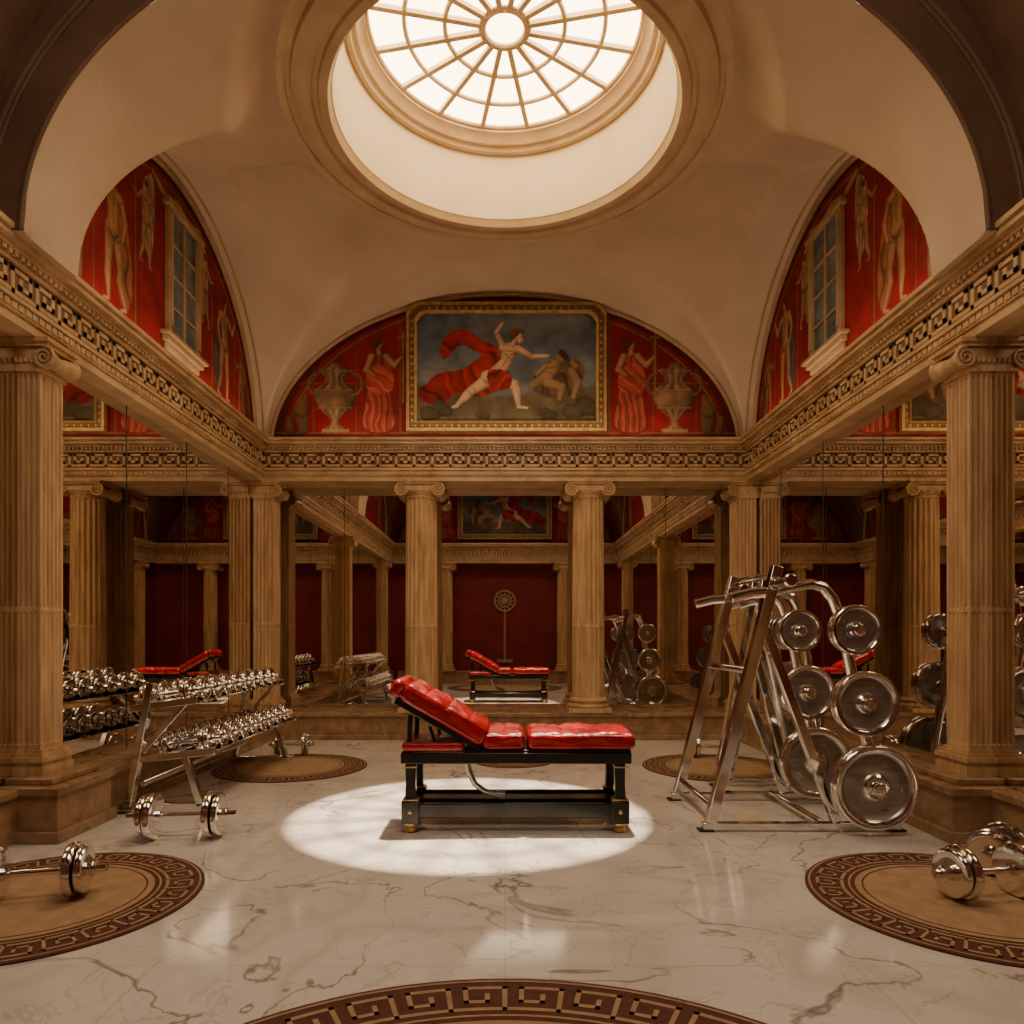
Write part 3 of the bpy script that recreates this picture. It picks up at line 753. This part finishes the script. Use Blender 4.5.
# ------------------------------------------------------------------ bench
def bench():
    e = empty('massage_bench')
    Y0, Y1 = 4.32, 4.80; YC = (Y0 + Y1) / 2
    mb = MB()
    mb.box(-.645, .785, Y0 + .01, Y0 + .05, .43, .50); mb.box(-.645, .785, Y1 - .05, Y1 - .01, .43, .50)
    mb.box(-.645, -.60, Y0 + .05, Y1 - .05, .43, .50); mb.box(.74, .785, Y0 + .05, Y1 - .05, .43, .50); mb.box(-.25, .785, Y0 + .03, Y1 - .03, .49, .515)
    for x in (-.585, .715):
        for y in (Y0 + .05, Y1 - .05):
            mb.section([(sq_sec(.085, .08, 1, 0), .06), (sq_sec(.075, .07, 1, 0), .18), (sq_sec(.06, .06, 1, 0), .30), (sq_sec(.065, .065, 1, 0), .43)], 0, T(x, y, 0))
            mb.box(x - .055, x + .055, y - .05, y + .05, .06, .20)
        mb.box(x - .04, x + .04, Y0 + .05, Y1 - .05, .08, .17)
    mb.box(-.585, .715, YC - .07, YC + .07, .09, .18); mb.box(-.585, .715, Y0 + .03, Y0 + .07, .09, .18)
    mb.box(-.585, .715, Y1 - .07, Y1 - .03, .09, .18)
    A = 30
    Mb = T(-.14, YC, .525) @ R(A, 'Y')
    mb.box(-.62, .0, -.20, .20, -.035, -.0, 0, Mb)
    for y in (Y0 + .06, Y1 - .06):
        mb.beam((-.60, y, .50), (-.59, y, .73), .03, .02); mb.beam((-.42, y, .50), (-.47, y, .66), .02, .02)
    mb.obj('frame', [M_BLK], e, bevel=.006)
    mb = MB()
    for x in (-.585, .715):
        for y in (Y0 + .05, Y1 - .05):
            mb.lathe([(.025, .0), (.036, .012), (.038, .028), (.03, .04), (.042, .048), (.042, .06)], 20, 0, T(x, y, 0))
            mb.box(x - .05, x + .05, y - .046, y + .046, .203, .211); mb.box(x - .036, x + .036, y - .036, y + .036, .405, .413)
            mb.lathe([(.014, 0), (.012, .006), (.002, .010)], 14, 0, T(x, y - .052 if y < YC else y + .05, .135) @ R(90, 'X'))
    mb.obj('gilt_mounts', [M_GOLD], e, bevel=.002)
    mb = MB()
    pts = [(-.24, YC - .1, .43), (-.23, YC - .1, .36), (-.19, YC - .1, .28), (-.13, YC - .1, .235), (-.08, YC - .1, .22), (-.03, YC - .1, .205)]
    mb.tube(pts, .019, 12); mb.lathe([(.026, 0), (.026, .06)], 16, 0, T(-.06, YC - .1, .215) @ R(100, 'Y'))
    mb.beam((-.52, Y0 + .1, .50), (-.30, Y0 + .1, .56), .012, .02)
    mb.obj('steel_lever', [M_CHROMED], e)
    mb = MB()
    def pil(hx, hy, nx, ny, d):
        def f(p):
            u = p.x / hx; v = p.y / hy
            if p.z > 0:
                dz = .012 * (1 - u * u) * (1 - v * v)
                k = abs(math.sin(PI * nx * (u + 1) / 2)) ** .35
                k2 = abs(math.sin(PI * 2 * (v + 1) / 2)) ** .35
                dz -= d * (1 - k * (.5 + .5 * k2))
                dz += .004 * math.sin(23 * p.x + 9 * p.y) + .0035 * math.sin(41 * p.y - 13 * p.x) + .002 * math.sin(67 * p.x + 31 * p.y)
                return Vector((p.x, p.y, p.z + dz))
            return Vector((p.x, p.y + .003 * math.sin(19 * p.x), p.z))
        return f
    mb.rbox((.475, YC, .572), (.67, .48, .105), .035, (48, 20), 0, None, pil(.335, .24, 3, 1, .010))
    mb.rbox((-.005, YC, .572), (.26, .48, .105), .035, (24, 20), 0, None, pil(.13, .24, 2, 1, .008))
    mb.rbox((-.31, 0, .068), (.60, .48, .13), .042, (48, 20), 0, T(-.14, YC, .525) @ R(A, 'Y'), pil(.30, .24, 4, 1, .011))
    mb.rbox((-.645, 0, .058), (.08, .48, .12), .036, (8, 16), 0, T(-.14, YC, .525) @ R(A, 'Y'))
    mb.rbox((-.45, YC, .535), (.38, .46, .055), .022, (12, 10))
    mb.obj('red_cushions', [M_REDL], e, merge=True, angle=60)
    mb = MB()
    for (x0, x1) in ((.145, .805), (-.135, .125)):
        for z in (.540, .605):
            mb.tube([(x0 + .02, YC - .241, z), (x1 - .02, YC - .241, z)], .004, 6)
    Mb = T(-.14, YC, .525) @ R(A, 'Y')
    for z in (.03, .112): mb.tube([(-.65, -.241, z), (-.03, -.241, z)], .004, 6, 0, False, Mb)
    mb.obj('piping', [M_REDL], e)
bench()

# ------------------------------------------------------------------ dumbbells
def db_profile(L_, Rr):
    h = L_ / 2; half = [(.015, 0), (.017, h * .15), (.015, h * .3), (.015, h * .36), (.03, h * .38), (.03, h * .43)]
    def disc(a, b_, r_): return [(.03, a), (r_ * .82, a), (r_ * .96, a + (b_ - a) * .12), (r_, a + (b_ - a) * .3), (r_, a + (b_ - a) * .7), (r_ * .96, b_ - (b_ - a) * .12), (r_ * .8, b_), (r_ * .55, b_ - .004), (.03, b_ - .004)]
    half += disc(h * .44, h * .60, Rr) + disc(h * .605, h * .74, Rr * .9) + [(.032, h * .75), (.036, h * .78), (.036, h * .84), (.022, h * .85), (.022, h * .99), (.018, h)]
    return [(r_, -z) for r_, z in reversed(half[1:])] + half
def dumb(mb, M, L_=.3, Rr=.07, seg=24, mat=0):
    mb.lathe(db_profile(L_, Rr), seg, mat, M @ R(90, 'Y'))
def floor_dumbbell(x, y, ang, L_, Rr, z=0.0):
    mb = MB(); dumb(mb, T(x, y, z + Rr) @ R(ang, 'Z'), L_, Rr, 40); mb.obj('dumbbell', [M_CHROME])
floor_dumbbell(-1.95, 4.23, 6, .64, .142)
floor_dumbbell(-2.16, 3.22, 14, .60, .125, .013)
floor_dumbbell(-2.16, 7.10, 10, .45, .11, .013)
floor_dumbbell(2.24, 3.24, 8, .56, .125, .013)
floor_dumbbell(2.55, 3.62, 40, .40, .115, .013)
floor_dumbbell(2.05, 6.95, -10, .5, .11, .013)

def dumbbell_rack():
    e = empty('dumbbell_rack')
    ya, yb = 4.84, 6.72
    ZT, ZL = .76, .42
    mb = MB()
    for y in (ya, yb):
        mb.beam((-2.66, y, .035), (-2.04, y, .035), .07, .05, up=(0, 1, 0))
        mb.beam((-2.60, y, .05), (-2.44, y, ZT + .14), .05, .06, up=(0, 1, 0))
        mb.beam((-2.10, y, .05), (-2.22, y, ZL + .02), .045, .05, up=(0, 1, 0))
        mb.beam((-2.54, y, ZL - .05), (-2.00, y, ZL + .01), .05, .045, up=(0, 1, 0))
        mb.beam((-2.60, y, ZT - .04), (-2.12, y, ZT + .02), .05, .045, up=(0, 1, 0))
        mb.beam((-2.50, y, ZL), (-2.20, y, ZT), .035, .04, up=(0, 1, 0))
    for (xc, zc) in ((-2.37, ZT), (-2.24, ZL)):
        for dx in (-.11, .11): mb.tube([(xc + dx, ya, zc + dx * .15), (xc + dx, yb, zc + dx * .15)], .018, 10)
        mb.box(xc - .22, xc + .22, ya, yb, -.035, -.025, 0, T(0, 0, zc) @ T(xc, 0, 0) @ R(-8, 'Y') @ T(-xc, 0, 0))
    mb.tube([(-2.5, ya, .2), (-2.5, yb, .2)], .02, 10)
    mb.obj('rack_frame', [M_CHROME], e, bevel=.004)
    mb = MB()
    for y in (ya, yb):
        for x in (-2.62, -2.08): mb.box(x - .04, x + .04, y - .04, y + .04, 0, .012)
    mb.obj('rubber_feet', [M_RUBBER], e)
    mb = MB(); n = 9
    for (xc, zc, k0) in ((-2.37, ZT, 0), (-2.24, ZL, 1)):
        for k in range(n):
            y = ya + .10 + (yb - ya - .20) * k / (n - 1); rr = .100 - .001 * k
            dumb(mb, T(xc, y, zc + .055) @ R(-8, 'Y'), .48, rr, 24)
    mb.obj('dumbbells', [M_CHROME], e)
dumbbell_rack()

def weight_plate(mb, M, R_, t_=.035):
    Mx = M @ R(-90, 'X')
    mb.lathe([(.026, -.004), (R_ * .26, -.004), (R_ * .30, .004)], 56, 0, Mx, cap=False)
    mb.lathe([(R_ * .30, .004), (R_ * .34, .014), (R_ * .55, .008), (R_ * .76, .014), (R_ * .80, .004)], 56, 1, Mx, cap=False)
    mb.lathe([(R_ * .80, .004), (R_ * .83, -.002), (R_ * .86, -.006), (R_ * .96, -.006), (R_ * .99, .0), (R_, .008), (R_, t_ - .008), (R_ * .99, t_), (R_ * .88, t_ + .004), (R_ * .84, t_ - .006)], 56, 0, Mx, cap=False)
    mb.lathe([(R_ * .84, t_ - .006), (R_ * .4, t_ - .006), (R_ * .3, t_ + .002), (.026, t_ + .002)], 56, 1, Mx, cap=False)
    for k in range(5):
        a = 2 * PI * k / 5; rr = R_ * .55
        mb.box(-R_ * .07, R_ * .07, -R_ * .02, R_ * .02, .002, .011, 0, Mx @ T(rr * math.cos(a), rr * math.sin(a), 0) @ Matrix.Rotation(a + PI / 2, 4, 'Z'))
def plate_rack(frames, fx, face=-1):
    e = empty('weight_plate_rack')
    mb = MB(); pl = MB()
    for y, loaded in frames:
        mb.beam((fx(1.22), y, .03), (fx(2.46), y, .03), .045, .06, up=(0, 1, 0))
        mb.beam((fx(1.27), y, .05), (fx(1.69), y, 1.66), .065, .07, up=(0, 1, 0))
        mb.beam((fx(1.60), y, 1.30), (fx(2.06), y, .06), .055, .055, up=(0, 1, 0))
        arc = [(1.40, 1.46), (1.52, 1.49), (1.66, 1.50), (1.80, 1.53), (1.90, 1.55), (1.98, 1.53), (2.04, 1.46), (2.08, 1.36), (2.11, 1.24), (2.20, .80), (2.32, .28), (2.37, .05)]
        mb.tube([(fx(a), y, z) for a, z in arc], .034, 14)
        if loaded:
            Fm = T(0, y, 0) @ (R(180, 'Z') if face > 0 else Matrix.Identity(4))
            sx_ = -1 if face > 0 else 1
            for (x, z, r_) in ((2.12, 1.26, .155), (2.18, .81, .20), (2.24, .30, .262)):
                X_ = fx(x)
                mb.tube([(X_, y - face * .02, z), (X_, y + face * .19, z)], .022, 14)
                mb.lathe([(.05, 0), (.05, .015), (.03, .02)], 24, 0, Fm @ T(sx_ * X_, -.04, z) @ R(90, 'X'))
                for j in range(2): weight_plate(pl, Fm @ T(sx_ * X_, -.155 + j * .05, z), r_ - .008 * j)
                mb.lathe([(.034, 0), (.038, .008), (.038, .022), (.03, .028)], 24, 0, Fm @ T(sx_ * X_, -.165, z) @ R(90, 'X'))
        mb.tube([(fx(1.71), y + .02, 1.56), (fx(1.71), y - .16, 1.56)], .028, 14)
        mb.lathe([(.04, 0), (.043, .01), (.043, .03), (.035, .04)], 24, 0, T(fx(1.71), y - .14, 1.56) @ R(90, 'X'))
    ya, yb = frames[0][0], frames[-1][0]
    for (x, z) in ((1.32, .12), (1.70, 1.62), (1.97, .05), (1.54, 1.0), (2.42, .035)):
        mb.tube([(fx(x), ya, z), (fx(x), yb, z)], .024, 12)
    mb.obj('rack_frame', [M_CHROME], e, bevel=.004)
    pl.obj('weight_plates', [M_CHROME, M_CHROMED], e)
    mb = MB()
    for y in (ya, yb):
        for x in (1.24, 2.44): mb.box(fx(x) - .045, fx(x) + .045, y - .04, y + .04, 0, .012)
    mb.obj('rubber_feet', [M_RUBBER], e)
plate_rack([(4.40, True), (5.22, True)], lambda x: x + .02, -1)
plate_rack([(5.50, False), (5.72, True)], lambda x: 2.60 - (2.46 - x) * .72, 1)

# ------------------------------------------------------------------ lights
def area(name, loc, rot, sx, sy, power, col, shape='RECTANGLE'):
    l = bpy.data.lights.new(name, 'AREA'); l.shape = shape; l.size = sx
    if shape != 'DISK': l.size_y = sy
    l.energy = power; l.color = col
    o = bpy.data.objects.new(name, l); scene.collection.objects.link(o); o.location = loc; o.rotation_euler = [math.radians(a) for a in rot]
    return o
area('near_bay_fill', (0, 1.9, 5.3), (16, 0, 0), 2.6, 1.4, 78, (1.0, .80, .58))  # added fill light under the near vault, no real fixture
for sg in (-1, 1):
    area('vault_fill', (sg * 2.86, 6.4, 3.60), (0, 180 + sg * 25, 0), .06, 3.2, 5, (1.0, .75, .48))  # added fill uplights hidden on the side cornices to wash the vault
area('vault_fill', (0, 8.25, 3.60), (180 - 25, 0, 0), 4.6, .06, 8, (1.0, .75, .48))  # same added fill, hidden above the back cornice
s = bpy.data.lights.new('sun_beam', 'SPOT'); s.energy = 850000; s.spot_size = math.radians(3.4); s.spot_blend = .1; s.shadow_soft_size = .6; s.color = (1, .79, .52)
so = bpy.data.objects.new('sun_beam', s); scene.collection.objects.link(so)
A = Vector((-.24, 4.80, 0)); B = Vector((0, CY, ZG)); pos = A + (B - A) * 8; so.location = pos
so.rotation_euler = (A - pos).to_track_quat('-Z', 'Y').to_euler()
w = bpy.data.worlds.new('world'); scene.world = w; w.use_nodes = True
w.node_tree.nodes['Background'].inputs[0].default_value = (1.0, .80, .50, 1); w.node_tree.nodes['Background'].inputs[1].default_value = 2.0

# ------------------------------------------------------------------ camera
cd = bpy.data.cameras.new('camera'); cam = bpy.data.objects.new('camera', cd); scene.collection.objects.link(cam)
cam.location = (0, 0, EYE); cam.rotation_euler = (PI / 2, 0, 0)
cd.sensor_width = 36; cd.lens = 700 / 1024 * 36; cd.shift_x = .007; cd.shift_y = .12; cd.clip_start = .05
scene.camera = cam
